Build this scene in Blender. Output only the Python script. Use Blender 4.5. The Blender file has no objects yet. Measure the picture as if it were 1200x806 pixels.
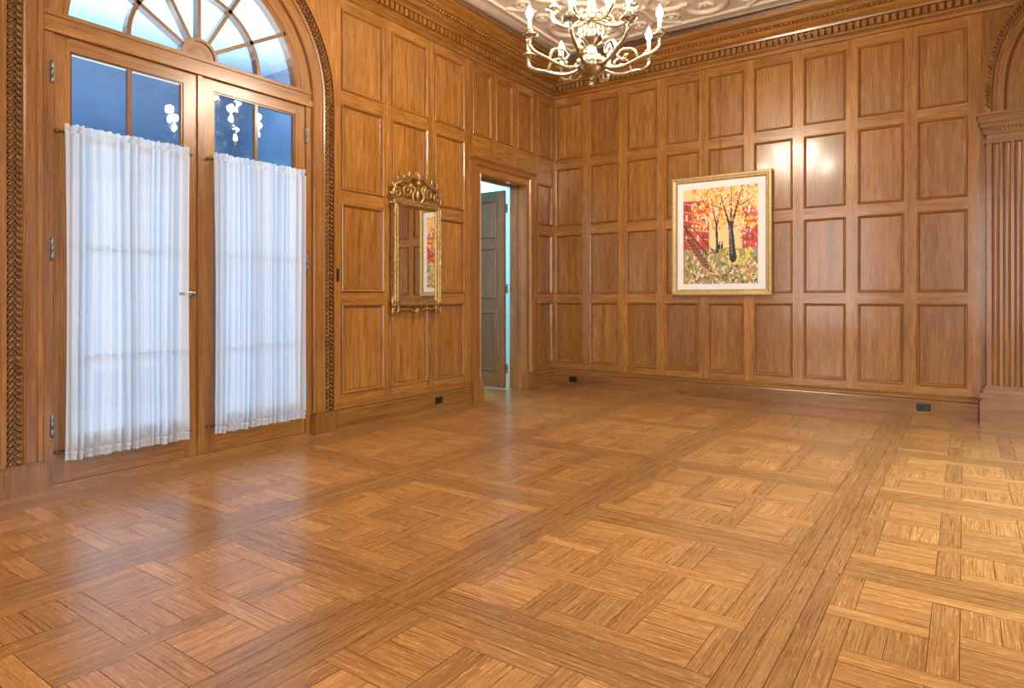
import bpy, bmesh, math, random
import numpy as np
from mathutils import Vector, Matrix
random.seed(7); rng=np.random.RandomState(5)
V=Vector
X=V((1,0,0));Y=V((0,1,0));Z=V((0,0,1))
scene=bpy.context.scene
col=scene.collection
ORG={}

# ------------------------------------------------------------------ mesh builder
class MB:
    def __init__(s): s.v=[];s.f=[];s.uv=[];s.t=[];s.sm=[]
    def face(s,pts,g=None,off=None,tint=1.0,smooth=False):
        pts=[V(p) for p in pts]; b=len(s.v); s.v.extend(pts); s.f.append(list(range(b,b+len(pts))))
        n=V((0,0,0))
        for i in range(len(pts)):
            a=pts[i];c=pts[(i+1)%len(pts)]; n+=a.cross(c)
        if n.length<1e-12: n=Z.copy()
        n.normalize()
        if g is None:
            best=0;g=X
            for i in range(len(pts)):
                e=pts[(i+1)%len(pts)]-pts[i]
                if e.length>best: best=e.length;g=e.normalized()
        w=n.cross(g)
        if off is None: off=(random.random()*20,random.random()*20)
        s.uv.append([(p.dot(g)+off[0],p.dot(w)+off[1]) for p in pts]); s.t.append(tint); s.sm.append(smooth)
    def box(s,a,b,g=None,tint=None):
        a=V(a);b=V(b)
        lo=V([min(a[i],b[i]) for i in range(3)]);hi=V([max(a[i],b[i]) for i in range(3)])
        if g is None:
            d=hi-lo; k=max(range(3),key=lambda i:d[i]); g=[X,Y,Z][k]
        if tint is None: tint=random.uniform(.88,1.1)
        off=(random.random()*20,random.random()*20)
        c=[V((x,y,z)) for x in (lo.x,hi.x) for y in (lo.y,hi.y) for z in (lo.z,hi.z)]
        for q in ((0,1,3,2),(4,6,7,5),(0,4,5,1),(2,3,7,6),(0,2,6,4),(1,5,7,3)):
            pts=[c[i] for i in q]
            n=(pts[1]-pts[0]).cross(pts[2]-pts[0]).normalized()
            gg=g if abs(n.dot(g))<.9 else None
            s.face(pts,gg,off,tint)
    def obox(s,c,ax,ay,az,tint=None):
        if tint is None: tint=random.uniform(.9,1.1)
        c=V(c);P=[c+i*ax+j*ay+k*az for i in (-1,1) for j in (-1,1) for k in (-1,1)]
        for q in ((0,1,3,2),(4,6,7,5),(0,4,5,1),(2,3,7,6),(0,2,6,4),(1,5,7,3)):
            s.face([P[i] for i in q],None,None,tint)
    def grid(s,P,cu=False,cv=False,smooth=True,tint=1.0,flip=False):
        nu=len(P);nv=len(P[0]);b=len(s.v)
        for r in P: s.v.extend([V(p) for p in r])
        ul=[0.0]
        for i in range(1,nu+1): ul.append(ul[-1]+(V(P[i%nu][0])-V(P[i-1][0])).length)
        vl=[0.0]
        for j in range(1,nv+1): vl.append(vl[-1]+(V(P[0][j%nv])-V(P[0][j-1])).length)
        o=(random.random()*20,random.random()*20)
        for i in range(nu if cu else nu-1):
            for j in range(nv if cv else nv-1):
                i2=(i+1)%nu;j2=(j+1)%nv
                q=[b+i*nv+j,b+i2*nv+j,b+i2*nv+j2,b+i*nv+j2]
                u=[(ul[i]+o[0],vl[j]+o[1]),(ul[i+1]+o[0],vl[j]+o[1]),(ul[i+1]+o[0],vl[j+1]+o[1]),(ul[i]+o[0],vl[j+1]+o[1])]
                if flip: q=q[::-1];u=u[::-1]
                s.f.append(q);s.uv.append(u);s.t.append(tint);s.sm.append(smooth)
    def lathe(s,prof,c,n=24,axis=Z,a1=X,a2=Y,tint=1.0):
        c=V(c)
        P=[[c+axis*h+(a1*math.cos(2*math.pi*k/n)+a2*math.sin(2*math.pi*k/n))*max(r,1e-4) for k in range(n)] for r,h in prof]
        s.grid(P,cv=True,tint=tint)
    def tube(s,pts,r,n=8,caps=True):
        pts=[V(p) for p in pts];m=len(pts)
        R=[r]*m if not hasattr(r,'__len__') else r
        T=[(pts[min(i+1,m-1)]-pts[max(i-1,0)]).normalized() for i in range(m)]
        up=Z if abs(T[0].z)<.9 else X
        a=T[0].cross(up).normalized();P=[]
        for i in range(m):
            a=(a-T[i]*a.dot(T[i]))
            if a.length<1e-6: a=T[i].orthogonal()
            a.normalize();b=T[i].cross(a)
            P.append([pts[i]+(a*math.cos(2*math.pi*k/n)+b*math.sin(2*math.pi*k/n))*R[i] for k in range(n)])
        s.grid(P,cv=True)
        if caps:
            s.face(P[0][::-1],smooth=False);s.face(P[-1],smooth=False)
    def ell(s,c,ax,ay,az,n=8,m=6,tint=1.0):
        c=V(c);P=[]
        for i in range(m+1):
            th=math.pi*i/m
            P.append([c+az*math.cos(th)+(ax*math.cos(2*math.pi*k/n)+ay*math.sin(2*math.pi*k/n))*max(math.sin(th),1e-3) for k in range(n)])
        s.grid(P,cv=True,tint=tint)
    def build(s,name,mat,parent=None,origin=None,merge=True,bevel=0,label=None,category=None,structure=False,fixn=False):
        if origin is None:
            xs=[p.x for p in s.v];ys=[p.y for p in s.v];zs=[p.z for p in s.v]
            origin=V(((min(xs)+max(xs))/2,(min(ys)+max(ys))/2,min(zs)))
        origin=V(origin)
        me=bpy.data.meshes.new(name)
        me.from_pydata([tuple(p-origin) for p in s.v],[],s.f)
        uvl=me.uv_layers.new(name="UVMap")
        flat=[c for f in s.uv for u in f for c in u]
        uvl.data.foreach_set("uv",flat)
        at=me.attributes.new("tint",'FLOAT','FACE'); at.data.foreach_set("value",[float(t) for t in s.t])
        me.polygons.foreach_set("use_smooth",s.sm)
        me.materials.append(mat)
        if merge or fixn:
            bm=bmesh.new();bm.from_mesh(me)
            if merge: bmesh.ops.remove_doubles(bm,verts=bm.verts,dist=2e-5)
            if fixn: bmesh.ops.recalc_face_normals(bm,faces=bm.faces)
            bm.to_mesh(me);bm.free()
        ob=bpy.data.objects.new(name,me);col.objects.link(ob)
        place(ob,origin,parent)
        if bevel:
            m=ob.modifiers.new("bevel",'BEVEL');m.width=bevel;m.segments=2;m.limit_method='ANGLE';m.angle_limit=math.radians(50)
        meta(ob,label,category,structure)
        return ob
def meta(ob,label,category,structure=False):
    if label: ob["label"]=label
    if category: ob["category"]=category
    if structure: ob["kind"]="structure"
def place(ob,origin,parent):
    ORG[ob.name]=V(origin)
    if parent: ob.parent=parent; ob.location=V(origin)-ORG[parent.name]
    else: ob.location=origin
def empty(name,loc,label,category):
    e=bpy.data.objects.new(name,None);e.empty_display_size=.1;col.objects.link(e);place(e,V(loc),None);meta(e,label,category);return e

# ------------------------------------------------------------------ materials
def nt(name):
    m=bpy.data.materials.new(name);m.use_nodes=True;t=m.node_tree;t.nodes.clear()
    o=t.nodes.new('ShaderNodeOutputMaterial');return m,t,o
def N(t,k,**kw):
    n=t.nodes.new(k)
    for a,b in kw.items(): setattr(n,a,b)
    return n
def math_(t,op,a,b=None,clamp=False):
    n=N(t,'ShaderNodeMath',operation=op);n.use_clamp=clamp
    for i,x in enumerate((a,b)):
        if x is None: continue
        if isinstance(x,(int,float)): n.inputs[i].default_value=x
        else: t.links.new(x,n.inputs[i])
    return n.outputs[0]
def wood(name,dark,mid,light,rough=.3,fleck=.3,coat=.3,bump=.15,grain=1.0,wa=.42,fs=1.0,cr_=.16):
    m,t,o=nt(name);L=t.links.new
    uv=N(t,'ShaderNodeUVMap',uv_map="UVMap")
    def nz(sx,sy,sc,det,dist=0):
        mp=N(t,'ShaderNodeMapping');mp.inputs['Scale'].default_value=(sx,sy,1);L(uv.outputs[0],mp.inputs[0])
        n=N(t,'ShaderNodeTexNoise');n.inputs['Scale'].default_value=sc;n.inputs['Detail'].default_value=det;n.inputs['Distortion'].default_value=dist
        L(mp.outputs[0],n.inputs['Vector']);return n.outputs['Fac']
    a=nz(.5,9*grain,2.2,5,.5); b=nz(2.2,95*grain,2,4,.3); c=nz(9*fs,45*fs,1.5,2,.9); d=nz(.5,.5,1.2,1)
    mix=math_(t,'ADD',math_(t,'MULTIPLY',a,wa),math_(t,'MULTIPLY',b,1-wa))
    cr=N(t,'ShaderNodeValToRGB');e=cr.color_ramp
    e.elements[0].position=.34;e.elements[0].color=(*dark,1);e.elements[1].position=.66;e.elements[1].color=(*light,1)
    k=e.elements.new(.5);k.color=(*mid,1);L(mix,cr.inputs[0])
    fl=math_(t,'MULTIPLY',math_(t,'SUBTRACT',c,.55,True),fleck*9,True)
    mx=N(t,'ShaderNodeMix',data_type='RGBA');L(math_(t,'MULTIPLY',fl,.55),mx.inputs[0]);L(cr.outputs[0],mx.inputs[6])
    mx.inputs[7].default_value=(*[min(1,x*1.45) for x in light],1)
    ta=N(t,'ShaderNodeAttribute',attribute_name="tint")
    val=math_(t,'MULTIPLY',ta.outputs['Fac'],math_(t,'ADD',math_(t,'MULTIPLY',d,.3),.85))
    hs=N(t,'ShaderNodeHueSaturation');L(val,hs.inputs['Value']);L(mx.outputs[2],hs.inputs['Color'])
    p=N(t,'ShaderNodeBsdfPrincipled');L(hs.outputs[0],p.inputs['Base Color'])
    L(math_(t,'ADD',math_(t,'MULTIPLY',b,.18),rough-.09),p.inputs['Roughness'])
    p.inputs['Coat Weight'].default_value=coat;p.inputs['Coat Roughness'].default_value=cr_
    bp=N(t,'ShaderNodeBump');bp.inputs['Strength'].default_value=bump;bp.inputs['Distance'].default_value=.002
    L(mix,bp.inputs['Height']);L(bp.outputs[0],p.inputs['Normal'])
    L(p.outputs[0],o.inputs[0]);return m
def plain(name,c,rough=.5,metal=0,noise=0,nscale=20,bump=0,coat=0,em=None,es=0):
    m,t,o=nt(name);L=t.links.new
    p=N(t,'ShaderNodeBsdfPrincipled')
    tc=N(t,'ShaderNodeTexCoord');n=N(t,'ShaderNodeTexNoise');n.inputs['Scale'].default_value=nscale;n.inputs['Detail'].default_value=4
    L(tc.outputs['Object'],n.inputs['Vector'])
    cr=N(t,'ShaderNodeValToRGB');cr.color_ramp.elements[0].position=.3;cr.color_ramp.elements[1].position=.7
    cr.color_ramp.elements[0].color=(*[x*(1-noise) for x in c],1);cr.color_ramp.elements[1].color=(*[min(1,x*(1+noise)) for x in c],1)
    L(n.outputs['Fac'],cr.inputs[0]);L(cr.outputs[0],p.inputs['Base Color'])
    p.inputs['Roughness'].default_value=rough;p.inputs['Metallic'].default_value=metal;p.inputs['Coat Weight'].default_value=coat
    if bump:
        b=N(t,'ShaderNodeBump');b.inputs['Strength'].default_value=bump;b.inputs['Distance'].default_value=.004
        L(n.outputs['Fac'],b.inputs['Height']);L(b.outputs[0],p.inputs['Normal'])
    if em: p.inputs['Emission Color'].default_value=(*em,1);p.inputs['Emission Strength'].default_value=es
    L(p.outputs[0],o.inputs[0]);return m
def glassmat(name,tint,refl=1.0):
    m,t,o=nt(name);L=t.links.new
    tr=N(t,'ShaderNodeBsdfTransparent');tr.inputs[0].default_value=(*tint,1)
    gl=N(t,'ShaderNodeBsdfGlossy');gl.inputs['Roughness'].default_value=.02
    fr=N(t,'ShaderNodeFresnel');fr.inputs['IOR'].default_value=1.6
    mx=N(t,'ShaderNodeMixShader');L(math_(t,'MULTIPLY',fr.outputs[0],refl,True),mx.inputs[0]);L(tr.outputs[0],mx.inputs[1]);L(gl.outputs[0],mx.inputs[2])
    L(mx.outputs[0],o.inputs[0]);return m
def sheer(name):
    m,t,o=nt(name);L=t.links.new
    uv=N(t,'ShaderNodeUVMap',uv_map="UVMap");mp=N(t,'ShaderNodeMapping');mp.inputs['Scale'].default_value=(14,.6,1);L(uv.outputs[0],mp.inputs[0])
    n=N(t,'ShaderNodeTexNoise');n.inputs['Scale'].default_value=3;L(mp.outputs[0],n.inputs['Vector'])
    d=N(t,'ShaderNodeBsdfDiffuse');d.inputs[0].default_value=(.80,.85,.91,1)
    tl=N(t,'ShaderNodeBsdfTranslucent');tl.inputs[0].default_value=(.80,.90,1,1)
    tr=N(t,'ShaderNodeBsdfTransparent')
    a=N(t,'ShaderNodeMixShader');a.inputs[0].default_value=.38;L(d.outputs[0],a.inputs[1]);L(tl.outputs[0],a.inputs[2])
    b=N(t,'ShaderNodeMixShader');L(math_(t,'MULTIPLY',n.outputs['Fac'],.20),b.inputs[0]);L(a.outputs[0],b.inputs[1]);L(tr.outputs[0],b.inputs[2])
    L(b.outputs[0],o.inputs[0]);return m

oak=wood("oak_panelling",(.17,.061,.0105),(.315,.127,.023),(.48,.218,.045),rough=.27,fleck=.2,coat=.5,cr_=.13)
oak_door=wood("oak_joinery",(.150,.055,.0095),(.275,.109,.020),(.41,.182,.038),rough=.30,fleck=.2,coat=.4)
oak_floor=wood("oak_parquet",(.235,.094,.022),(.370,.163,.043),(.52,.262,.085),rough=.30,fleck=.55,coat=.25,bump=.2,grain=.9,wa=.3,fs=1.35,cr_=.18)
seam=plain("dark_seam",(.07,.028,.010),.6)
gold=plain("gilt",(.42,.27,.10),.40,.75,.4,35,.5)
palegold=plain("champagne_gilt",(.52,.37,.16),.45,.5,.15,30,.2)
brass=plain("polished_brass",(.46,.39,.26),.22,1,.25,10)
steel=plain("steel",(.26,.25,.24),.4,1,.1)
nickel=plain("nickel",(.62,.60,.56),.25,1,.1)
blackp=plain("black_plastic",(.01,.01,.01),.4)
white=plain("white_board",(.86,.86,.86),.7,0,.0,8)
plaster=plain("ceiling_plaster",(.62,.53,.42),.7,0,.08,6,.2)
bluewall=plain("blue_grey_plaster",(.17,.29,.45),.8,0,.1,3)
paleblue=plain("pale_blue_plaster",(.50,.68,.82),.8,0,.05,3)
hallpaint=plain("pale_green_paint",(.40,.72,.82),.7,0,.04,4)
stone=plain("sunroom_stone",(.35,.35,.36),.6,0,.2,6)
candlem=plain("candle_sleeve",(.85,.80,.68),.5,em=(1,.85,.6),es=.3)
bulbm=plain("lit_bulb",(1,.9,.75),.3,em=(1,.93,.84),es=90)
mirrorm=plain("mirror_silver",(.72,.70,.66),.01,1)
glass=glassmat("door_glass",(.80,.9,.96),1.3)
frost=glassmat("fanlight_glass",(.88,.95,.98),.12)
sheerm=sheer("sheer_fabric")
rodm=plain("dark_rod",(.16,.11,.06),.35,.9)

# ------------------------------------------------------------------ panelled walls
RING=[(0,0),(.002,.010),(.008,.016),(.016,.010),(.022,-.006),(.025,-.014),(.034,-.014)]
def panel(mb,P,u0,u1,z0,z1,tint):
    for k in range(len(RING)-1):
        i0,d0=RING[k];i1,d1=RING[k+1]
        A=[(u0+i0,z0+i0),(u1-i0,z0+i0),(u1-i0,z1-i0),(u0+i0,z1-i0)]
        B=[(u0+i1,z0+i1),(u1-i1,z0+i1),(u1-i1,z1-i1),(u0+i1,z1-i1)]
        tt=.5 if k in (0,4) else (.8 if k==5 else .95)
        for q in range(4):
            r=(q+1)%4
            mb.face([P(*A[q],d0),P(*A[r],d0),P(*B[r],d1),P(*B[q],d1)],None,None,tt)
    i,d=RING[-1]
    mb.face([P(u0+i,z0+i,d),P(u1-i,z0+i,d),P(u1-i,z1-i,d),P(u0+i,z1-i,d)],Z,None,tint)
def panel_wall(mb,P,u0,u1,z0,z1,cols,rows,H,trange=(.8,1.05)):
    edges=[u0]+[e for c in cols for e in c]+[u1]
    for i in range(0,len(edges),2):
        a,b=edges[i],edges[i+1]
        if b-a>1e-4: mb.face([P(a,z0,0),P(b,z0,0),P(b,z1,0),P(a,z1,0)],Z,None,random.uniform(.88,1.08))
    for a,b in cols:
        ze=[z0]+[e for r in rows for e in r]+[z1]
        for i in range(0,len(ze),2):
            if ze[i+1]-ze[i]>1e-4: mb.face([P(a,ze[i],0),P(b,ze[i],0),P(b,ze[i+1],0),P(a,ze[i+1],0)],H,None,random.uniform(.85,1.08))
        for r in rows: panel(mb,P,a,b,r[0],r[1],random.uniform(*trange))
ROWS=[(.29,1.055),(1.16,1.915),(2.025,2.765),(2.875,3.575)]
ZC=4.0
PL=lambda u,z,d: V((d,u,z))
PB=lambda u,z,d: V((u,-d,z))
yc=-4.72; zs=2.72; RI=.935
left=MB()
cols=[(-3.485,-2.995),(-2.893,-2.413),(-2.303,-1.84)]
panel_wall(left,PL,-3.50,-1.73,0,ZC,cols,ROWS,Y,(.86,1.08))
panel_wall(left,PL,-1.73,0,2.63,ZC,[(-1.70,-1.37),(-1.28,-.95),(-.85,-.52),(-.40,-.06)],[ROWS[3]],Y,(.82,1.0))
panel_wall(left,PL,-.54,0,0,2.63,[(-.40,-.06)],[(.295,1.05),(1.165,1.91),(2.03,2.54)],Y,(.8,.95))
for a,b in ((-1.73,-1.57),(-.70,-.54)): left.face([PL(a,0,0),PL(b,0,0),PL(b,2.63,0),PL(a,2.63,0)],Z)
left.face([PL(-1.57,2.45,0),PL(-.70,2.45,0),PL(-.70,2.63,0),PL(-1.57,2.63,0)],Y)
ya,yb=yc-1.22,yc+1.22
left.face([PL(ya,0,0),PL(yc-RI,0,0),PL(yc-RI,zs,0),PL(ya,zs,0)],Z)
left.face([PL(yc+RI,0,0),PL(yb,0,0),PL(yb,zs,0),PL(yc+RI,zs,0)],Z)
def outer(th):
    c,s=-math.cos(th),math.sin(th)
    k=min(1.22/max(abs(c),1e-6),(ZC-zs)/max(s,1e-6))
    return (yc+c*k,zs+s*k)
angs=sorted([math.pi*i/48 for i in range(49)]+[math.atan2(ZC-zs,1.22),math.pi-math.atan2(ZC-zs,1.22)])
for i in range(len(angs)-1):
    t0,t1=angs[i],angs[i+1];o0=outer(t0);o1=outer(t1)
    left.face([PL(yc-math.cos(t0)*RI,zs+math.sin(t0)*RI,0),PL(yc-math.cos(t1)*RI,zs+math.sin(t1)*RI,0),PL(*o1,0),PL(*o0,0)],Z,(3,3))
panel_wall(left,PL,-9.6,ya,0,ZC,[(-9.4+.6*i,-8.93+.6*i) for i in range(5)],ROWS,Y,(.95,1.1))
D=-.21
left.face([(0,-.70,0),(D,-.70,0),(D,-.70,2.45),(0,-.70,2.45)],Z)
left.face([(0,-1.57,0),(D,-1.57,0),(D,-1.57,2.45),(0,-1.57,2.45)],Z)
left.face([(0,-1.57,2.45),(D,-1.57,2.45),(D,-.70,2.45),(0,-.70,2.45)],Y)
left.face([(D,-9.6,0),(D,yc-RI,0),(D,yc-RI,ZC),(D,-9.6,ZC)],Z)
left.face([(D,yc+RI,0),(D,-1.57,0),(D,-1.57,ZC),(D,yc+RI,ZC)],Z)
left.face([(D,-.70,0),(D,.9,0),(D,.9,ZC),(D,-.70,ZC)],Z)
left.face([(D,-1.57,2.45),(D,-.70,2.45),(D,-.70,ZC),(D,-1.57,ZC)],Z)
left.face([(D,yc-RI,3.66),(D,yc+RI,3.66),(D,yc+RI,ZC),(D,yc-RI,ZC)],Z)
left.build("wall_left",oak,merge=False,structure=True,label="oak panelled wall with raised moulded panels and doors")

back=MB()
bcols=[(.026+.4935*i,.026+.4935*i+.390) for i in range(9)]
panel_wall(back,PB,0,4.46,0,ZC,bcols,ROWS,X,(.76,1.0))
back.face([PB(4.46,0,0),PB(7.4,0,0),PB(7.4,ZC,0),PB(4.46,ZC,0)],Z,None,.7)
back.build("wall_back",oak,merge=False,structure=True,label="oak panelled wall with nine columns of moulded panels")

# ------------------------------------------------------------------ rest of room
def wall_with_windows(name,P,u0,u1,wins,H):
    w=MB();e=[u0]+[x for a in wins for x in a[:2]]+[u1]
    for i in range(0,len(e),2): w.face([P(e[i],0,0),P(e[i+1],0,0),P(e[i+1],ZC,0),P(e[i],ZC,0)],Z)
    for a,b,z0,z1 in wins:
        w.face([P(a,0,0),P(b,0,0),P(b,z0,0),P(a,z0,0)],H);w.face([P(a,z1,0),P(b,z1,0),P(b,ZC,0),P(a,ZC,0)],H)
    return w.build(name,oak,merge=False,structure=True)
wall_with_windows("wall_right",lambda u,z,d:V((7.4,u,z)),-9.6,0,[(-7.6,-6.0,.5,3.3),(-3.6,-1.6,.3,3.4)],Y)
wall_with_windows("wall_rear",lambda u,z,d:V((u,-9.6,z)),0,7.4,[(.8,2.6,.5,3.3),(4.6,6.6,.5,3.3)],X)

# parquet floor
fl=MB()
def plank(x0,x1,y0,y1,g,tint,e=.0010):
    x0=max(x0,0);x1=min(x1,7.4);y0=max(y0,-9.6);y1=min(y1,0)
    if x1-x0<.01 or y1-y0<.01: return
    fl.face([(x0+e,y0+e,0),(x1-e,y0+e,0),(x1-e,y1-e,0),(x0+e,y1-e,0)],g,None,tint)
PT=1.2;BW=.20;NC=3;s_=.082;c_=(PT-BW-(NC+1)*s_)/NC
def rt(m=1.0,sp=.16): return m*random.uniform(1-sp,1+sp)
for ix in range(-3,5):
    for iy in range(-5,5):
        bx=2.64+PT*ix;by=-4.18+PT*iy
        if bx>7.6 or bx+PT<0 or by>.1 or by+PT<-9.7: continue
        w=BW/3
        for k in range(3):
            plank(bx-BW/2+k*w,bx-BW/2+(k+1)*w,by-BW/2,by-BW/2+PT,Y,rt(.80,.06))
            plank(bx+BW/2,bx+PT-BW/2,by-BW/2+k*w,by-BW/2+(k+1)*w,X,rt(.84,.06))
        X0=bx+BW/2;Y0=by+BW/2;p=c_+s_
        for i in range(NC):
            for j in range(NC):
                cx=X0+s_+i*p;cy=Y0+s_+j*p
                hor=(i+j)%2==0
                n=2
                base=rt(1.05,.13)
                for k in range(n):
                    if hor: plank(cx,cx+c_,cy+k*c_/n,cy+(k+1)*c_/n,X,base*rt(1,.07))
                    else: plank(cx+k*c_/n,cx+(k+1)*c_/n,cy,cy+c_,Y,base*rt(1,.07))
        for j in range(NC+1):
            ys=Y0+j*p;start=X0
            for i in [i for i in range(NC+1) if (i+j)%2==1]:
                a=X0+i*p
                if a>start: plank(start,a,ys,ys+s_,X,rt(1.09,.14))
                start=a+s_
            if start<X0+NC*p+s_-.001: plank(start,X0+NC*p+s_,ys,ys+s_,X,rt(1.09,.14))
        for i in range(NC+1):
            xs_=X0+i*p;start=Y0
            for j in [j for j in range(NC+1) if (i+j)%2==0]:
                a=Y0+j*p
                if a>start: plank(xs_,xs_+s_,start,a,Y,rt(.92,.14))
                start=a+s_
            if start<Y0+NC*p+s_-.001: plank(xs_,xs_+s_,start,Y0+NC*p+s_,Y,rt(.92,.14))
fl.build("floor",oak_floor,origin=(3.7,-4.8,0),merge=False,structure=True,label="honey oak parquet floor with woven squares and plank borders")
nb=MB();nb.face([(-.02,-9.6,-.002),(7.4,-9.6,-.002),(7.4,0,-.002),(-.02,0,-.002)])
nb.build("floor_underlay",seam,structure=True)
nb=MB();nb.face([(D-3,-2.6,-.003),(-.02,-2.6,-.003),(-.02,.9,-.003),(D-3,.9,-.003)]);nb.build("floor_hall",oak_floor,structure=True)
nb=MB();nb.face([(D-3,-7.5,-.004),(-.02,-7.5,-.004),(-.02,-2.61,-.004),(D-3,-2.61,-.004)]);nb.build("floor_sunroom",stone,structure=True)

# ceiling with plaster strapwork
ce=MB();ce.face([(-.0,-9.6,ZC),(0,0,ZC),(7.4,0,ZC),(7.4,-9.6,ZC)])
def rib(pts,r=.022):
    ce.tube([V((p[0],p[1],ZC-.002)) for p in pts],r*2.0,8)
def arc(cx,cy,r,a0,a1,n=16): return [(cx+r*math.cos(a0+(a1-a0)*k/n),cy+r*math.sin(a0+(a1-a0)*k/n)) for k in range(n+1)]
rib([(.42,-9.2),(.42,-.42),(7.0,-.42),(7.0,-9.2)],.03);rib([(.57,-9.2),(.57,-.57),(6.9,-.57)],.012)
for i in range(6):
    for j in range(7):
        cx=1.15+1.1*i;cy=-1.15-1.1*j
        if cy<-8.8 or cx>6.8: continue
        for q in range(4):
            a=q*math.pi/2
            rib(arc(cx+.27*math.cos(a),cy+.27*math.sin(a),.2,a-2.2,a+2.2,14),.016)
        rib(arc(cx,cy,.12,0,2*math.pi,20),.011)
        for q in range(8):
            a=q*math.pi/4
            ce.ell((cx+.06*math.cos(a),cy+.06*math.sin(a),ZC-.01),X*.03,Y*.03,Z*.03)
        for q in range(4):
            a=q*math.pi/2;dx,dy=math.cos(a),math.sin(a);u=V((dx,dy,0));w=V((-dy,dx,0));b=V((cx,cy,ZC-.005))+u*.27
            for s in (-1,0,1): ce.ell(b+u*.03+w*s*.05,(u+w*s*.6)*.06,(w-u*s*.6)*.025,Z*.022)
        for sx in (-1,1):
            for sy in (-1,1):
                ox,oy=cx+.55*sx,cy+.55*sy
                rib([(ox-sx*.2,oy),(ox,oy-sy*.2)],.013)
                rib(arc(cx+.37*sx,cy+.37*sy,.07,0,2*math.pi,12),.010)
                ce.ell((cx+.37*sx,cy+.37*sy,ZC-.005),X*.035,Y*.035,Z*.025)
        rib([(cx+.47,cy),(cx+.63,cy)],.016);rib([(cx,cy-.47),(cx,cy-.63)],.016)
        rib([(cx+.55,cy-.35),(cx+.55,cy-.03)],.016);rib([(cx+.55,cy+.35),(cx+.55,cy+.03)],.016)
ce.build("ceiling",plaster,origin=(3.7,-4.8,ZC),merge=False,structure=True,label="cream plaster ceiling with raised strapwork ornament")

# ------------------------------------------------------------------ cornice with dentils
CP=[(0,3.66),(.018,3.665),(.03,3.69),(.022,3.705),(.045,3.72),(.05,3.73),(.05,3.80),(.095,3.805),(.10,3.825),(.14,3.85),(.16,3.88),(.22,3.895),(.225,3.93),(.25,3.94),(.285,3.965),(.30,3.995),(.30,4.0)]
co=MB()
def seg(p0,p1,n,m0,m1,tint=1.0):
    p0=V(p0);p1=V(p1);t=(p1-p0).normalized()
    A=[];B=[]
    for a,z in CP:
        A.append(p0+n*a+t*a*m0+Z*z);B.append(p1+n*a-t*a*m1+Z*z)
    for j in range(len(CP)-1):
        co.face([A[j],B[j],B[j+1],A[j+1]],t,(j*.37,j*1.3),(.5 if j==5 else random.uniform(.65,.9)))
seg((0,-9.6,0),(0,0,0),X,0,1);seg((0,0,0),(7.4,0,0),-Y,1,0)
k=-9.5
while k<-.12:
    co.box((.05,k,3.737),(.088,k+.038,3.797),tint=random.uniform(.8,.95));k+=.062
k=.12
while k<7.3:
    co.box((k,-.05,3.737),(k+.038,-.088,3.797),tint=random.uniform(.8,.95));k+=.062
k=-9.5
while k<-.25: co.ell((.185,k,3.888),X*.02,Y*.016,Z*.015,6,4,.85);k+=.045
k=.25
while k<5.2: co.ell((k,-.185,3.888),X*.016,Y*.02,Z*.015,6,4,.85);k+=.045
co.build("trim_1",oak,origin=(0,0,3.66),merge=False,structure=True,label="carved oak cornice with dentil moulding")

# ------------------------------------------------------------------ baseboards
BP=[(0,0),(.035,0),(.035,.15),(.03,.16),(.034,.17),(.028,.19),(.012,.205),(.0,.215)]
def base(name,runs,label):
    b=MB()
    for p0,p1,n,m0,m1 in runs:
        p0=V(p0);p1=V(p1);t=(p1-p0).normalized()
        A=[p0+n*a+t*a*m0+Z*z for a,z in BP];B=[p1+n*a-t*a*m1+Z*z for a,z in BP]
        for j in range(1,len(BP)-1): b.face([A[j],B[j],B[j+1],A[j+1]],t,(j*.9,j*.7),.8 if j!=3 else .5)
        b.face(A);b.face(B)
    b.build(name,oak_door,merge=False,structure=True,label=label)
base("baseboard_left",[((0,-3.58,0),(0,-1.75,0),X,0,0),((0,-.52,0),(0,0,0),X,0,1),((0,-9.6,0),(0,-5.86,0),X,0,0)],"oak baseboard with moulded cap")
base("baseboard_back",[((0,0,0),(4.44,0,0),-Y,1,0)],"oak baseboard with moulded cap")

# ------------------------------------------------------------------ arch architrave around french doors
def arch_sweep(mb,prof,frames,tint=1.0,smooth=False):
    mb.grid([[o+A*a+B*b for a,b in prof] for o,A,B in frames],smooth=smooth,tint=tint)
def arch_frames(z0=0.0,n=44):
    F=[(V((0,yc,z0)),-Y,X),(V((0,yc,zs)),-Y,X)]
    for i in range(1,n): 
        th=math.pi*i/n;F.append((V((0,yc,zs)),V((0,-math.cos(th),math.sin(th))),X))
    F+=[(V((0,yc,zs)),Y,X),(V((0,yc,z0)),Y,X)]
    return F
ar=MB()
AP=[(RI,-.10),(RI,.018),(.945,.026),(.965,.026),(.972,.016),(1.020,.016),(1.028,.032),(1.040,.034),(1.040,.028),(1.122,.028),(1.122,.05),(1.145,.05),(1.15,0)]
arch_sweep(ar,AP,arch_frames(.16),tint=1.0)
def rope(mb,pos,T,A,Bn,r=.026,sgn=1):
    d=(T+A*.75*sgn).normalized();e=Bn.cross(d).normalized()
    mb.ell(pos,d*r*1.15,e*r*.42,Bn*r*.8,6,4,random.uniform(.5,.78))
stp=.036
def band(pos,T,A):
    rope(ar,pos-A*.018,T,A,X,.024,1);rope(ar,pos+A*.018,T,A,X,.024,-1)
    ar.ell(pos+T*.018,T*.008,A*.008,X*.014,6,4,.8)
z=.19
while z<zs:
    for sy in (-1,1): band(V((.034,yc+sy*1.081,z)),Z,Y*sy)
    z+=stp
m=int(math.pi*1.081/stp)
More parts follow.
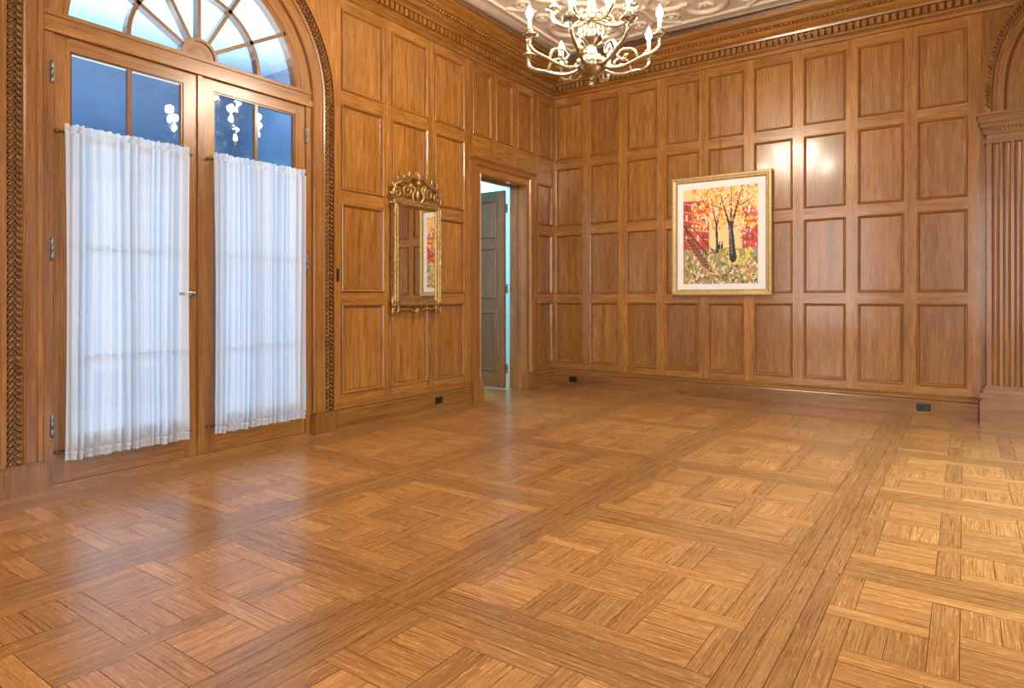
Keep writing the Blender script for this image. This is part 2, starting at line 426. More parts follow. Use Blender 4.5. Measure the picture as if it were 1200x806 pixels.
for i in range(m+1):
    th=math.pi*i/m;A=V((0,-math.cos(th),math.sin(th)));T=V((0,math.sin(th),math.cos(th)))
    band(V((.034,yc,zs))+A*1.081,T,A)
for sy in (-1,1):
    ar.box((-.0,yc+sy*(RI-.01),0),(.062,yc+sy*1.16,.16),Z,.8)
    ar.box((-.0,yc+sy*(RI-.002),.16),(.054,yc+sy*1.152,.175),Z,.7)
ar.build("trim_2",oak_door,merge=False,structure=True,label="carved rope-moulded oak architrave around the arched doorway")

fr=MB()
for sy in (-1,1): fr.box((-.10,yc+sy*RI,0),(-.005,yc+sy*.883,2.66),Z)
fr.box((-.10,yc-RI,2.652),(.012,yc+RI,2.70),Y);fr.box((-.09,yc-RI,2.70),(-.004,yc+RI,2.75),Y);fr.box((-.10,yc-RI,2.75),(.006,yc+RI,2.775),Y)
fr.box((-.10,yc-RI,0),(-.0,yc+RI,.018),Y)
fr.build("trim_3",oak_door,bevel=.003,merge=False,structure=True,label="oak door frame and moulded transom bar")
fa=MB()
FF=[(V((0,yc,2.775)),-Y,X)]+[(V((0,yc,zs)),V((0,-math.cos(math.pi*i/44),math.sin(math.pi*i/44))),X) for i in range(2,43)]+[(V((0,yc,2.775)),Y,X)]
arch_sweep(fa,[(.80,-.09),(.80,-.02),(.815,-.012),(.83,-.012),(.84,-.004),(.935,-.004)],FF)
def ring(r0,r1,x0,x1,zc=2.775,t=.8):
    P=[]
    for i in range(25):
        th=math.pi*i/24;A=V((0,-math.cos(th),math.sin(th)));c=V((0,yc,zc))
        P.append([c+A*r0+X*x0,c+A*r0+X*x1,c+A*r1+X*x1,c+A*r1+X*x0])
    fa.grid(P,smooth=False,tint=t)
ring(.0,.11,-.08,-.012);ring(.11,.13,-.08,.0);ring(.450,.478,-.07,-.012,t=.6)
for i in range(1,6):
    th=math.pi*i/6;A=V((0,-math.cos(th),math.sin(th)));Tn=V((0,math.sin(th),math.cos(th)))
    fa.obox(V((-.042,yc,2.775))+A*.46,A*.345,Tn*.013,X*.03,.6)
w1=fa.build("window_1",oak_door,merge=False,structure=True,label="half-round oak fanlight with radiating glazing bars")
g=MB();P=[V((-.05,yc-math.cos(math.pi*i/32)*.81,2.76+math.sin(math.pi*i/32)*.78)) for i in range(33)];g.face(P)
g.build("glass_pane",frost,parent=w1)

def french(name,sy,handle):
    d=MB();xa,xb=-.065,-.018
    def bx(a,b,z0,z1,g,x0=xa,x1=xb,t=None): d.box((x0,yc+sy*a,z0),(x1,yc+sy*b,z1),g,t)
    bx(.003,.108,.02,2.65,Z);bx(.79,.88,.02,2.65,Z)
    bx(.108,.79,2.57,2.65,Y);bx(.108,.79,.02,.28,Y)
    for a,b,z0,z1 in ((.108,.12,.28,2.57),(.778,.79,.28,2.57)): bx(a,b,z0,z1,Z,xa+.008,xb-.008,.6)
    for z0 in (.28,2.558): bx(.12,.778,z0,z0+.012,Y,xa+.008,xb-.008,.6)
    bx(.437,.461,.29,2.56,Z,xa+.006,xb-.006,.7)
    for z0 in (.75,1.40,2.04): bx(.12,.778,z0-.009,z0+.009,Y,xa+.009,xb-.012)
    if sy<0: bx(-.018,.014,.02,2.65,Z,xb-.002,xb+.014)
    o=d.build(name,oak_door,bevel=.003,merge=False,structure=True,label="glazed oak french door leaf")
    gm=MB();gm.face([(-.042,yc+sy*.115,.285),(-.042,yc+sy*.785,.285),(-.042,yc+sy*.785,2.565),(-.042,yc+sy*.115,2.565)])
    gm.build("glass_pane",glass,parent=o)
    for zz in (.36,1.39,2.42):
        h=MB();yy=yc+sy*.888
        h.lathe([(0,-.07),(.004,-.065),(.008,-.055),(.008,-.02),(.0065,-.019),(.0065,-.015),(.008,-.014),(.008,.02),(.0065,.021),(.008,.025),(.008,.055),(.004,.065),(0,.07)],(.0,yy,zz),10)
        h.box((-.012,yy-.014,zz-.052),(-.004,yy+.014,zz+.052))
        h.build("hinge",steel,parent=o)
    if handle:
        h=MB();yy=yc+sy*.06
        h.lathe([(.0,.0),(.024,.0),(.024,.006),(.012,.010),(.009,.04),(0,.045)],(xb+.014,yy,1.14),14,axis=X,a1=Y,a2=Z)
        h.tube([(xb+.05,yy,1.14),(xb+.058,yy-.02,1.142),(xb+.058,yy-.06,1.138),(xb+.052,yy-.11,1.132)],[.009,.010,.009,.010],8)
        h.build("handle",nickel,parent=o,label="silver lever handle")
    return o
french("door_1",-1,True);french("door_2",1,False)

# curtains
def curtain(sy,a,b,seed):
    r=np.random.RandomState(seed)
    e=empty("curtain",(.02,yc+sy*(a+b)/2,.16),"white sheer gathered curtain on rods covering french door glass","curtain")
    e["group"]="sheer curtains on the french doors"
    y0,y1=sorted((yc+sy*a,yc+sy*b));n=460
    step=np.repeat(r.uniform(.06,.42,46),10);ph=np.cumsum(step);amp=r.uniform(.004,.026,n);amp=np.convolve(amp,np.ones(23)/23,'same')*1.45
    amp*=1+.7*np.sin(np.linspace(0,19,n)+r.uniform(0,6))
    ph2=np.cumsum(r.uniform(.4,.8,n))
    zsv=[.150,.158,.168,.18,.190,.198,.205,.212,.25,.35]+[.5+.15*i for i in range(10)]+[2.0,2.05,2.072,2.082,2.09,2.098,2.112,2.125]
    drift=np.cumsum(r.normal(0,.11,len(zsv)))
    m=MB();P=[]
    for j in range(n+1):
        u=j/n;row=[]
        jj=min(j,n-1);pp=ph[jj];am=amp[jj]
        for k,zz in enumerate(zsv):
            f=math.sin(pp+.7*drift[k]+.7*math.sin(zz*1.7+u*9))*am+.009*math.sin(u*27+drift[k]*.8)+.0012*math.sin(ph2[jj])
            x=.036+f
            pinch=min(abs(zz-.205),abs(zz-2.085))
            if pinch<.006: x=.028+f*.35
            if zz>2.095 or zz<.19: x=.030+f*.9+.002*math.sin(ph2[jj]*1.4)
            mid=1-.018*math.sin(math.pi*(zz-.15)/1.98)
            yy=(y0+y1)/2+(u-.5)*(y1-y0)*mid
            dz=0
            if k==0: dz=.003*math.sin(j*.12)+.003*math.sin(pp)
            if k==len(zsv)-1: dz=.003*math.sin(j*.17+1)
            row.append(V((max(x,.006),yy,zz+dz)))
        P.append(row)
    m.grid(P);m.build("fabric",sheerm,parent=e,merge=False)
    for zz in (2.082,.203):
        q=MB();q.tube([(.002,y0-.025,zz),(.002,y1+.02,zz)],.004,8)
        q.ell((.002,y0-.03,zz),X*.011,Y*.011,Z*.011);q.ell((.002,y1+.025,zz),X*.011,Y*.011,Z*.011)
        q.box((-.018,y0-.02,zz-.006),(.006,y0-.012,zz+.006));q.box((-.018,y1+.008,zz-.006),(.006,y1+.016,zz+.006))
        q.build("curtain_rod",rodm,parent=e)
curtain(-1,.095,.835,3);curtain(1,.085,.835,8)

# ------------------------------------------------------------------ side door casing and leaf
cs=MB()
KP=[(0,.0),(0,.022),(.012,.03),(.02,.022),(.085,.022),(.095,.034),(.11,.045),(.14,.05),(.16,.05),(.16,0)]
def cas(frames): arch_sweep(cs,KP,frames)
cas([(V((0,-.70,0)),Y,X),(V((0,-.70,2.45)),(Y+Z),X)])
cas([(V((0,-1.57,0)),-Y,X),(V((0,-1.57,2.45)),(Z-Y),X)])
cas([(V((0,-1.57,2.45)),(Z-Y),X),(V((0,-.70,2.45)),(Y+Z),X)])
cs.box((0,-1.76,2.61),(.075,-.51,2.64),Y);cs.box((0,-1.745,2.595),(.06,-.525,2.61),Y)
for a,b in ((-1.745,-1.565),(-.705,-.525)): cs.box((0,a,0),(.06,b,.22),Z)
cs.box((-.12,-.722,0),(-.09,-.70,2.43),Z);cs.box((-.12,-1.57,2.43),(-.09,-.70,2.45),Y)
cs.build("trim_4",oak_door,merge=False,structure=True,label="moulded oak door casing")
dl=MB()
PD=lambda u,z,d: V((-.25-u,-.765-d,z))
panel_wall(dl,PD,0,.84,.01,2.42,[(.11,.385),(.455,.73)],[(.22,.93),(1.10,1.72),(1.84,2.30)],X,(.95,1.1))
dl.box((-.25,-.764,.01),(-1.09,-.725,2.42),Z,.95)
dl.t=[t_*.85 for t_ in dl.t]
d3=dl.build("door_3",oak_door,merge=False,structure=True,label="open panelled oak door with steel hinges")
for zz in (.25,1.22,2.2):
    h=MB();h.lathe([(0,-.06),(.009,-.055),(.009,-.02),(.007,-.019),(.009,-.018),(.009,.055),(0,.06)],(-.225,-.74,zz),10);h.box((-.25,-.745,zz-.05),(-.21,-.738,zz+.05));h.build("hinge",steel,parent=d3)

hw=MB();hw.face([(-3.2,-2.6,0),(-3.2,.9,0),(-3.2,.9,ZC),(-3.2,-2.6,ZC)]);hw.face([(D,.9,0),(-3.2,.9,0),(-3.2,.9,ZC),(D,.9,ZC)]);hw.face([(D,-2.6,0),(-3.2,-2.6,0),(-3.2,-2.6,ZC),(D,-2.6,ZC)])
hw.face([(D,-2.6,ZC),(-3.2,-2.6,ZC),(-3.2,.9,ZC),(D,.9,ZC)])
hw.build("wall_hall",hallpaint,merge=False,structure=True)
sr=MB();xw=-3.0
def rct(a,b,z0,z1): sr.face([(xw,a,z0),(xw,b,z0),(xw,b,z1),(xw,a,z1)])
wn=[(-7.1+.98*i,-7.1+.98*i+.80) for i in range(4)]
e=[-7.5]+[q for w in wn for q in w]+[-2.62]
for i in range(0,len(e),2): rct(e[i],e[i+1],0,4.3)
for a,b in wn:
    rct(a,b,0,.35);rct(a,b,2.35,4.3)
    sr.box((xw-.02,(a+b)/2-.015,.35),(xw+.02,(a+b)/2+.015,2.35))
    for zz in (.85,1.35,1.85): sr.box((xw-.02,a,zz-.012),(xw+.02,b,zz+.012))
sr.face([(xw,-7.5,0),(D,-7.5,0),(D,-7.5,4.3),(xw,-7.5,4.3)]);sr.face([(xw,-2.62,0),(D,-2.62,0),(D,-2.62,4.3),(xw,-2.62,4.3)])
P=[]
for i in range(21):
    th=math.pi*i/20;A=V((0,-math.cos(th),math.sin(th)));c=V((xw,-5.6,2.0))
    P.append([c+A*.86,c+A*.86+X*.06,c+A*.98+X*.06,c+A*.98])
sr.grid(P,smooth=False)
sr.build("wall_sunroom",bluewall,merge=False,structure=True)
sc_=MB();sc_.face([(xw,-9.6,3.7),(D,-9.6,3.7),(D,-2.62,3.7),(xw,-2.62,3.7)])
sc_.build("ceiling_sunroom",paleblue,merge=False,structure=True)

# ------------------------------------------------------------------ pilaster and arch on back wall
def pilaster(x0,x1,name):
    p=MB();dp=.11
    n=6;w=(x1-x0-.05)/n;prof=[(x0,0),(x0,dp),(x0+.025,dp)]
    for i in range(n):
        a=x0+.025+i*w
        prof.append((a+w*.14,dp))
        for k in range(1,7):
            th=math.pi*k/7;prof.append((a+w*.5-math.cos(th)*w*.36,dp-math.sin(th)*w*.36))
        prof.append((a+w*.86,dp))
    prof+=[(x1-.025,dp),(x1,dp),(x1,0)]
    p.grid([[V((a,-b,z)) for a,b in prof] for z in (.34,2.47)],smooth=False,tint=.92)
    for z0,z1,ex in ((0,.20,.05),(.20,.235,.04),(.235,.275,.05),(.275,.31,.025),(.31,.34,.012),(2.46,2.475,.015),(2.475,2.54,.0),(2.54,2.56,.018),(2.56,2.60,.03),(2.60,2.635,.045),(2.635,2.70,.06),(2.70,2.72,.075)):
        p.box((x0-ex,0,z0),(x1+ex,-dp-ex,z1),X,random.uniform(.72,.92))
    k=x0-.02
    while k<x1+.02:
        p.ell((k,-dp-.03,2.58),X*.011,Y*.012,Z*.016,6,4,.7);k+=.028
    p.build(name,oak_door,merge=False,bevel=0,structure=True,label="fluted oak pilaster with moulded capital and plinth")
pilaster(4.50,5.02,"trim_5")
pilaster(6.78,7.30,"trim_6")
ra=MB();xc=5.90
def sup(th):
    c,s=-math.cos(th),math.sin(th);e=2/2.9
    return V((math.copysign(abs(c)**e,c),0,(abs(s)**e)*.86))
def ell_frames(n=48): return [(V((xc,0,2.72)),sup(math.pi*i/n),-Y) for i in range(n+1)]
arch_sweep(ra,[(1.45,0),(1.45,.10),(1.42,.12),(1.37,.12),(1.36,.10),(1.34,.10),(1.33,.13),(1.28,.13),(1.26,.09),(1.13,.09),(1.12,.11),(1.09,.11),(1.07,.03),(.94,.02),(.93,.0)],ell_frames(),tint=.8)
m=200;prev=None
for i in range(m+1):
    th=math.pi*i/m;P_=V((xc,-.122,2.72))+sup(th)*1.395
    if prev is None or (P_-prev).length>.026:
        T=(sup(min(th+.01,math.pi))-sup(max(th-.01,0))).normalized();A=T.cross(Y)
        rope(ra,P_,T,A,-Y,.028);prev=P_
ra.build("trim_7",oak_door,merge=False,structure=True,label="carved oak arch moulding springing from pilasters")

# ------------------------------------------------------------------ painting
W_,H_=150,190
img=np.zeros((H_,W_,3));img[:]=(.96,.84,.62)
yy,xx=np.mgrid[0:H_,0:W_];xx=(xx+.5)/W_;yy=(yy+.5)/H_
def dab(cx,cy,rx,ry,c,ang=0):
    dx=xx-cx;dy=yy-cy;ca,sa=math.cos(ang),math.sin(ang)
    m=((dx*ca+dy*sa)/rx)**2+((-dx*sa+dy*ca)/ry)**2<1
    img[m]=np.clip(np.array(c)+rng.normal(0,.03,3),0,1)
def poly(x0,x1,y0,y1,c): 
    m=(xx>x0)&(xx<x1)&(yy>y0)&(yy<y1);img[m]=c
def line(p,q,w,c,w2=None):
    n=60
    for i in range(n+1):
        t=i/n;ww=w+(w2-w)*t if w2 is not None else w
        dab(p[0]+(q[0]-p[0])*t,p[1]+(q[1]-p[1])*t,ww,ww,c)
def dabs(n,x0,x1,y0,y1,cols,r0=.008,r1=.022):
    for _ in range(n):
        c=cols[rng.randint(len(cols))];dab(rng.uniform(x0,x1),rng.uniform(y0,y1),rng.uniform(r0,r1),rng.uniform(r0,r1)*.6,c,rng.uniform(0,3))
poly(0,.36,.36,.88,(.74,.28,.20));poly(.12,.26,.36,.80,(.82,.38,.26))
for i in range(4):
    for j in range(4):
        a=.03+.08*i;b=.45+.11*j;poly(a,a+.033,b,b+.065,(.42,.28,.33) if (i+j)%2 else (.93,.85,.76))
for i in range(5): line((0,.5+.09*i),(.36,.46+.08*i),.004,(.95,.72,.58))
poly(.80,1,.36,.78,(.80,.25,.17));dabs(60,.78,1,.38,.78,[(.9,.45,.3),(.65,.2,.15),(.95,.8,.7)])
for i in range(2):
    for j in range(3): poly(.84+.08*i,.87+.08*i,.44+.11*j,.50+.11*j,(.38,.28,.35))
poly(0,1,0,.36,(.66,.60,.38))
dabs(300,0,1,0,.36,[(.84,.70,.34),(.52,.54,.30),(.88,.82,.62),(.40,.44,.28),(.80,.52,.26),(.58,.54,.56),(.92,.86,.74)],.013,.03)
dabs(60,.55,.95,.2,.36,[(.85,.80,.4),(.55,.62,.32),(.93,.84,.4)],.012,.03)
for i in range(9):
    line((.02+.03*i,.40-.035*i+.08),(.18+.03*i,.40-.035*i),.007,(.40,.18,.14));line((.02+.03*i,.385-.035*i+.08),(.18+.03*i,.385-.035*i),.005,(.9,.66,.5))
line((.0,.62),(.34,.30),.007,(.12,.1,.12));line((.1,.62),(.42,.34),.006,(.15,.12,.13))
for i in range(12): line((.03+.028*i,.59-.027*i),(.03+.028*i,.50-.027*i),.003,(.2,.14,.15))
dabs(300,.15,1,.55,1,[(.97,.66,.25),(.98,.78,.34),(.94,.52,.2),(.99,.87,.52),(.97,.91,.76)],.012,.03)
T_=(.14,.12,.15)
line((.47,.33),(.46,.62),.018,T_,.012);line((.46,.6),(.38,.92),.010,T_,.003);line((.46,.58),(.54,.92),.010,T_,.003)
line((.68,.26),(.65,.58),.044,T_,.028);line((.65,.56),(.52,.90),.019,T_,.005);line((.655,.58),(.80,.98),.021,T_,.004);line((.65,.6),(.66,.99),.014,T_,.004);line((.73,.78),(.93,.86),.009,T_,.003);line((.58,.75),(.36,.84),.008,T_,.003)
line((.665,.3),(.64,.58),.008,(.5,.45,.48))
dabs(330,.12,1,.64,1,[(.97,.60,.20),(.98,.78,.32),(.94,.46,.16),(.99,.88,.55),(.88,.34,.14)],.006,.017)
for a in (.50,.535):
    dab(a,.385,.013,.035,(.12,.12,.16));dab(a,.43,.008,.010,(.35,.24,.2))
dabs(110,.1,1,.0,.18,[(.93,.8,.45),(.28,.32,.25),(.95,.92,.85),(.85,.5,.22),(.34,.30,.32)],.009,.02)
pm,t,o=nt("autumn_paint")
at=N(t,'ShaderNodeAttribute',attribute_name="paint");p=N(t,'ShaderNodeBsdfPrincipled');p.inputs['Roughness'].default_value=.45
n_=N(t,'ShaderNodeTexNoise');n_.inputs['Scale'].default_value=60;b_=N(t,'ShaderNodeBump');b_.inputs['Strength'].default_value=.3;b_.inputs['Distance'].default_value=.003
t.links.new(n_.outputs['Fac'],b_.inputs['Height']);t.links.new(b_.outputs[0],p.inputs['Normal'])
t.links.new(at.outputs['Color'],p.inputs['Base Color']);t.links.new(p.outputs[0],o.inputs[0])
px0,px1,pz0,pz1=1.595,2.69,1.135,2.465
pe=empty("framed_painting",((px0+px1)/2,-.03,pz0),"autumn street painting in white mat and gilt frame on panelled wall","painting")
fm=MB();q=[(.0,.008),(.0,.045),(.008,.055),(.024,.056),(.038,.05),(.052,.048),(.062,.036),(.068,.03)]
cor=[(px0,pz0,1,1),(px1,pz0,-1,1),(px1,pz1,-1,-1),(px0,pz1,1,-1)]
fm.grid([[V((cx+a*sx,-b,cz+a*sz)) for a,b in q] for cx,cz,sx,sz in cor],cu=True,smooth=False)
fm.face([(px0,-.008,pz0),(px1,-.008,pz0),(px1,-.008,pz1),(px0,-.008,pz1)])
fm.build("frame",palegold,parent=pe,label="gilt wooden picture frame")
mt=MB();mt.face([(px0+.06,-.03,pz0+.06),(px1-.06,-.03,pz0+.06),(px1-.06,-.03,pz1-.06),(px0+.06,-.03,pz1-.06)]);mt.build("mat_board",white,parent=pe,label="white mat border")
ix0,ix1,iz0,iz1=px0+.135,px1-.145,pz0+.13,pz1-.14
vs=[(ix0+(ix1-ix0)*i/W_,-.033,iz0+(iz1-iz0)*j/H_) for j in range(H_+1) for i in range(W_+1)]
fs=[(j*(W_+1)+i,j*(W_+1)+i+1,(j+1)*(W_+1)+i+1,(j+1)*(W_+1)+i) for j in range(H_) for i in range(W_)]
oc=V(((ix0+ix1)/2,-.033,iz0))
me=bpy.data.meshes.new("canvas");me.from_pydata([tuple(V(v)-oc) for v in vs],[],fs)
ca=me.color_attributes.new("paint",'FLOAT_COLOR','CORNER')
a3=img.reshape(-1,3);a3=np.where(a3<=.04045,a3/12.92,((a3+.055)/1.055)**2.4)
c4=np.ones((len(fs),4,4));c4[:,:,:3]=a3[:,None,:];ca.data.foreach_set("color",c4.ravel())
me.materials.append(pm);ob=bpy.data.objects.new("canvas",me);col.objects.link(ob);place(ob,oc,pe);ob["label"]="autumn street scene with trees, brick houses and stairs"
wi=MB();wi.tube([(2.142,-.04,pz1-.02),(2.142,-.022,3.62)],.0022,5);wi.build("hanging_wire",steel,parent=pe)

# ------------------------------------------------------------------ gilt mirror
mc=-2.60;me_=empty("gilt_mirror",(.04,mc,.96),"ornate gilt wall mirror with carved scrolled crest","mirror")
fm=MB();q=[(0,.01),(0,.050),(.008,.062),(.020,.064),(.028,.052),(.044,.050),(.052,.058),(.062,.045),(.067,.024)]
y0,y1,z0,z1=mc-.315,mc+.315,1.03,2.02
cor=[(y0,z0,1,1),(y1,z0,-1,1),(y1,z1,-1,-1),(y0,z1,1,-1)]
fm.grid([[V((b,cy+a*sx,cz+a*sz)) for a,b in q] for cy,cz,sx,sz in cor],cu=True,smooth=False)
fm.face([(.01,y0,z0),(.01,y1,z0),(.01,y1,z1),(.01,y0,z1)])
for s in (-1,1):
    yy_=mc+s*.312
    fm.lathe([(.0,1.05),(.018,1.055),(.012,1.08),(.020,1.11),(.011,1.14),(.012,1.3),(.017,1.45),(.021,1.5),(.017,1.55),(.012,1.7),(.011,1.88),(.020,1.91),(.013,1.94),(.021,1.97),(0,1.98)],(.066,yy_,0),12)
for k in range(24):
    fm.ell((.064,mc-.25+.50*k/23,1.988),X*.008,Y*.009,Z*.01,6,4)
fm.build("frame",gold,parent=me_)
gm=MB();s_t=.03;h_=.250
gm.face([(.036-s_t*h_,mc-h_,z0+.066),(.036+s_t*h_,mc+h_,z0+.066),(.036+s_t*h_,mc+h_,z1-.066),(.036-s_t*h_,mc-h_,z1-.066)]);gm.build("mirror_glass",mirrorm,parent=me_,label="silvered mirror glass")
def spiral(cy,cz,r,turns,a0,s,n=26,r1=.006):
    return [V((.05,cy+s*(r+(r1-r)*k/n)*math.cos(a0+turns*2*math.pi*k/n),cz+(r+(r1-r)*k/n)*math.sin(a0+turns*2*math.pi*k/n))) for k in range(n+1)]
cr=MB()
for s in (-1,1):
    cr.tube(spiral(mc+s*.27,2.085,.058,1.5,-.4,s),[.013-.0003*k for k in range(27)],8)
    cr.tube(spiral(mc+s*.15,2.125,.065,1.4,2.6,s),[.014-.0003*k for k in range(27)],8)
    cr.tube([(.05,mc+s*.33,2.03),(.055,mc+s*.31,2.15),(.055,mc+s*.23,2.19),(.055,mc+s*.14,2.20),(.055,mc+s*.07,2.26),(.05,mc+s*.02,2.24)],[.009,.014,.016,.014,.012,.009],8)
    cr.tube([(.05,mc+s*.05,2.02),(.06,mc+s*.08,2.08),(.06,mc+s*.04,2.14),(.05,mc+s*.09,2.19)],[.012,.014,.010,.008],8)
    for k,(a,b,c) in enumerate(((.33,2.14,.5),(.27,2.21,.2),(.19,2.235,.1),(.12,2.27,-.1),(.345,2.06,1.0),(.1,2.16,.4),(.34,1.98,1.5))):
        d=V((0,s*math.sin(c),math.cos(c)));e2=X.cross(d)
        cr.ell((.055,mc+s*a,b),X*.014,e2*.015,d*.034,8,6)
for k in range(7):
    th=(k-3)*.33;d=V((0,math.sin(th),math.cos(th)));cr.ell(V((.058,mc,2.235))+d*.038,X*.012,X.cross(d)*.009,d*.042,8,6)
cr.ell((.062,mc,2.20),X*.025,Y*.03,Z*.03,10,8)
cr.ell((.055,mc,2.09),X*.02,Y*.03,Z*.05,10,8)
cr.box((.015,mc-.30,2.02),(.05,mc+.30,2.04))
cr.build("crest",gold,parent=me_,merge=False,label="carved gilt scroll crest")
ap=MB()
for s in (-1,1):
    ap.tube(spiral(mc+s*.29,1.0,.042,1.3,1.2,s),[.014-.0004*k for k in range(27)],8)
    ap.tube([(.04,mc+s*.26,1.02),(.05,mc+s*.2,.995),(.05,mc+s*.12,1.005),(.05,mc+s*.05,.985)],[.011,.013,.011,.009],8)
    ap.ell((.05,mc+s*.33,.985),X*.014,Y*.013,Z*.042)
    ap.ell((.05,mc+s*.33,1.08),X*.014,Y*.015,Z*.05)
for k in range(5):
    th=(k-2)*.45;d=V((0,math.sin(th),-math.cos(th)));ap.ell(V((.052,mc,1.01))+d*.025,X*.012,X.cross(d)*.01,d*.032,8,6)
ap.build("apron",gold,parent=me_,merge=False,label="carved gilt lower scrolls")
wi=MB();wi.tube([(.03,mc,2.2),(.022,mc,3.6)],.002,5);wi.build("hanging_wire",steel,parent=me_)

# ------------------------------------------------------------------ chandelier
cx,cy=2.26,-3.235
ch=empty("chandelier",(cx,cy,2.54),"brass multi-arm chandelier with lit candle bulbs hanging from ceiling","chandelier")
sh=MB()
sh.lathe([(0,2.535),(.012,2.54),(.026,2.56),(.018,2.580),(.012,2.595),(.04,2.612),(.09,2.645),(.108,2.685),(.098,2.725),(.06,2.75),(.030,2.768),(.042,2.78),(.026,2.80),(.032,2.825),(.068,2.85),(.082,2.885),(.068,2.915),(.032,2.93),(.024,2.955),(.048,2.985),(.062,3.01),(.056,3.05),(.026,3.08),(.022,3.15),(.045,3.2),(.055,3.24),(.024,3.28),(.009,3.32),(.009,3.92),(.05,3.94),(.07,3.985),(.07,4.0)],(cx,cy,0),28)
sh.build("shaft",brass,parent=ch)
def cat(pts,n=6):
    out=[];P=[V(p) for p in pts];P=[P[0]]+P+[P[-1]]
    for i in range(1,len(P)-2):
        for k in range(n):
            t=k/n;a,b,c,d=P[i-1:i+3]
            out.append(.5*((2*b)+(c-a)*t+(2*a-5*b+4*c-d)*t*t+(3*b-a-3*c+d)*t**3))
    out.append(P[-2]);return out
def arm(th,prof,scroll,cup_z,r):
    d=V((math.cos(th),math.sin(th),0));c=V((cx,cy,0))
    a=MB();pts=cat([c+d*rr+Z*zz for rr,zz in prof]);a.tube(pts,.013,8)
    pts=cat([c+d*rr+Z*zz for rr,zz in scroll]);a.tube(pts,[.012-.004*k/len(pts) for k in range(len(pts))],7)
    a.ell(pts[-1],d*.018,Z*.018,d.cross(Z)*.014,8,6)
    e=c+d*r
    a.lathe([(0,cup_z-.035),(.018,cup_z-.026),(.010,cup_z-.010),(.046,cup_z),(.056,cup_z+.012),(.046,cup_z+.012),(.014,cup_z+.005),(.014,cup_z+.015),(.025,cup_z+.03),(.026,cup_z+.042),(.0,cup_z+.042)],e,16)
    ao=a.build("arm",brass,parent=ch,merge=False,origin=c+Z*prof[0][1]+d*prof[0][0])
    k=MB();k.lathe([(0,cup_z+.04),(.013,cup_z+.04),(.0125,cup_z+.115),(.004,cup_z+.117),(0,cup_z+.117)],e,12);k.build("candle",candlem,parent=ao)
    k=MB();k.lathe([(0,0),(.010,.0),(.022,.020),(.024,.036),(.015,.062),(.005,.084),(0,.092)],e+Z*(cup_z+.117),12);k.build("bulb",bulbm,parent=ao,label="lit flame bulb")
    l=bpy.data.lights.new("bulb_light",'POINT');l.energy=13;l.color=(1,.87,.68);l.shadow_soft_size=.04
    lo=bpy.data.objects.new("bulb_light",l);col.objects.link(lo);lo.location=e+Z*(cup_z+.26)
for i in range(8):
    arm(math.radians(12+45*i),[(.05,2.70),(.12,2.66),(.22,2.655),(.33,2.69),(.42,2.72),(.462,2.76),(.46,2.80)],[(.32,2.685),(.29,2.75),(.22,2.765),(.18,2.73),(.21,2.70),(.235,2.72)],2.815,.46)
for i in range(6):
    arm(math.radians(30+60*i),[(.03,2.99),(.09,2.96),(.17,2.955),(.23,2.98),(.262,3.02),(.26,3.06)],[(.16,2.955),(.14,3.01),(.09,3.02),(.08,2.99),(.10,2.98)],3.075,.26)

# ------------------------------------------------------------------ outlets, switch
def outlet(P,u,z,label,name="wall_outlet",vert=False):
    o_=MB();w,h=(.055,.033) if not vert else (.022,.055)
    o_.grid([[P(u-w,z-h,.0),P(u-w,z-h,.004),P(u-w+.004,z-h+.004,.007)],[P(u+w,z-h,.0),P(u+w,z-h,.004),P(u+w-.004,z-h+.004,.007)],[P(u+w,z+h,.0),P(u+w,z+h,.004),P(u+w-.004,z+h-.004,.007)],[P(u-w,z+h,.0),P(u-w,z+h,.004),P(u-w+.004,z+h-.004,.007)]],cu=True,smooth=False)
    o_.face([P(u-w+.004,z-h+.004,.007),P(u+w-.004,z-h+.004,.007),P(u+w-.004,z+h-.004,.007),P(u-w+.004,z+h-.004,.007)])
    ob=o_.build(name,blackp,label=label,category="switch" if vert else "outlet")
    if not vert: ob["group"]="black outlets in the baseboards"
    for s in (-1,1):
        f=MB()
        if vert: f.obox(P(u,z+s*.02,.009),(P(1,0,0)-P(0,0,0))*.008,Z*.012,(P(0,0,1)-P(0,0,0))*.003)
        else: f.obox(P(u+s*.024,z,.009),(P(1,0,0)-P(0,0,0))*.014,Z*.016,(P(0,0,1)-P(0,0,0))*.003)
        f.build("toggle" if vert else "socket",blackp,parent=ob)
outlet(lambda u,z,d:V((.035+d,u,z)),-2.28,.085,"black electrical outlet set in oak baseboard beside the mirror wall")
outlet(lambda u,z,d:V((u,-.035-d,z)),4.03,.09,"black electrical outlet in baseboard near fluted pilaster")
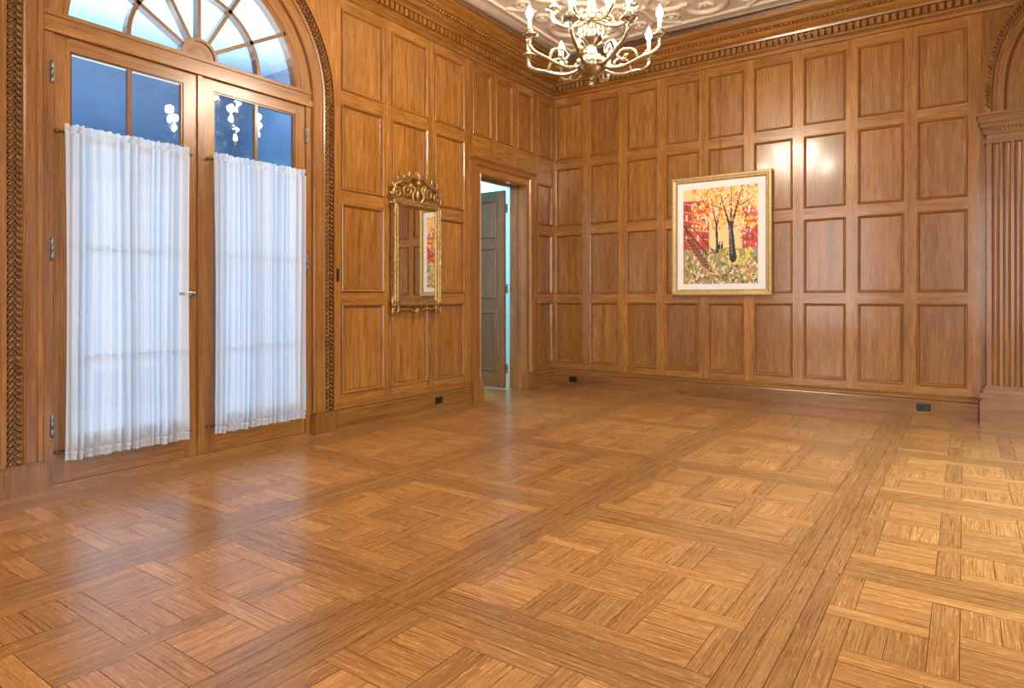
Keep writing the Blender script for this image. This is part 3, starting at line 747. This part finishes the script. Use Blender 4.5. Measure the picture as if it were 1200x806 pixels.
outlet(lambda u,z,d:V((u,-.035-d,z)),.30,.085,"black electrical outlet in baseboard near room corner")
outlet(lambda u,z,d:V((d,u,z)),-3.53,1.30,"small black wall switch beside the carved arch","light_switch",True)

# ------------------------------------------------------------------ lights
def area(name,loc,rot,sx,sy,e,c,spread=math.pi):
    l=bpy.data.lights.new(name,'AREA');l.shape='RECTANGLE';l.size=sx;l.size_y=sy;l.energy=e;l.color=c;l.spread=spread
    o=bpy.data.objects.new(name,l);col.objects.link(o);o.location=loc;o.rotation_euler=rot;return o
R90=math.pi/2
area("unseen_window_fill",(7.3,-2.8,2.4),(0,math.radians(38),0),1.8,1.4,150,(.62,.82,1),math.radians(90))  # tilted lamp added to lay a cool patch on the right-hand floor
area("unseen_window_fill",(7.35,-6.8,1.9),(0,R90,0),2.8,1.6,95,(1,.97,.93))  # this and the next two: area lamps added at unseen windows as room fill
area("unseen_window_fill",(1.7,-9.55,1.9),(R90,0,0),1.8,2.8,90,(1,.95,.88))
area("unseen_window_fill",(5.6,-9.55,1.9),(R90,0,0),2.0,2.8,110,(1,.95,.88))
area("sunroom_window_light",(-2.9,-5.1,1.3),(0,-R90,0),1.9,4.0,125,(.66,.81,1))
area("sunroom_uplight_fill",(-1.3,-5.1,2.75),(math.pi,0,0),.5,4.0,90,(.82,.93,1))  # unseen upward lamp added so the sunroom ceiling looks luminous through the fanlight
area("hall_ceiling_light",(-2.4,-.2,3.9),(0,0,0),.8,.8,170,(.72,.92,1))
w=bpy.data.worlds.new("world");scene.world=w;w.use_nodes=True
w.node_tree.nodes['Background'].inputs[0].default_value=(.62,.78,1,1);w.node_tree.nodes['Background'].inputs[1].default_value=1.0

# ------------------------------------------------------------------ camera
cam=bpy.data.cameras.new("camera");co_=bpy.data.objects.new("camera",cam);col.objects.link(co_)
co_.location=(4.34,-7.15,1.10);co_.rotation_euler=(R90,0,math.radians(35));cam.lens=22.71;cam.sensor_width=36;cam.shift_y=-.0442
scene.camera=co_
scene.view_settings.view_transform='Standard'
scene.view_settings.exposure=0.0
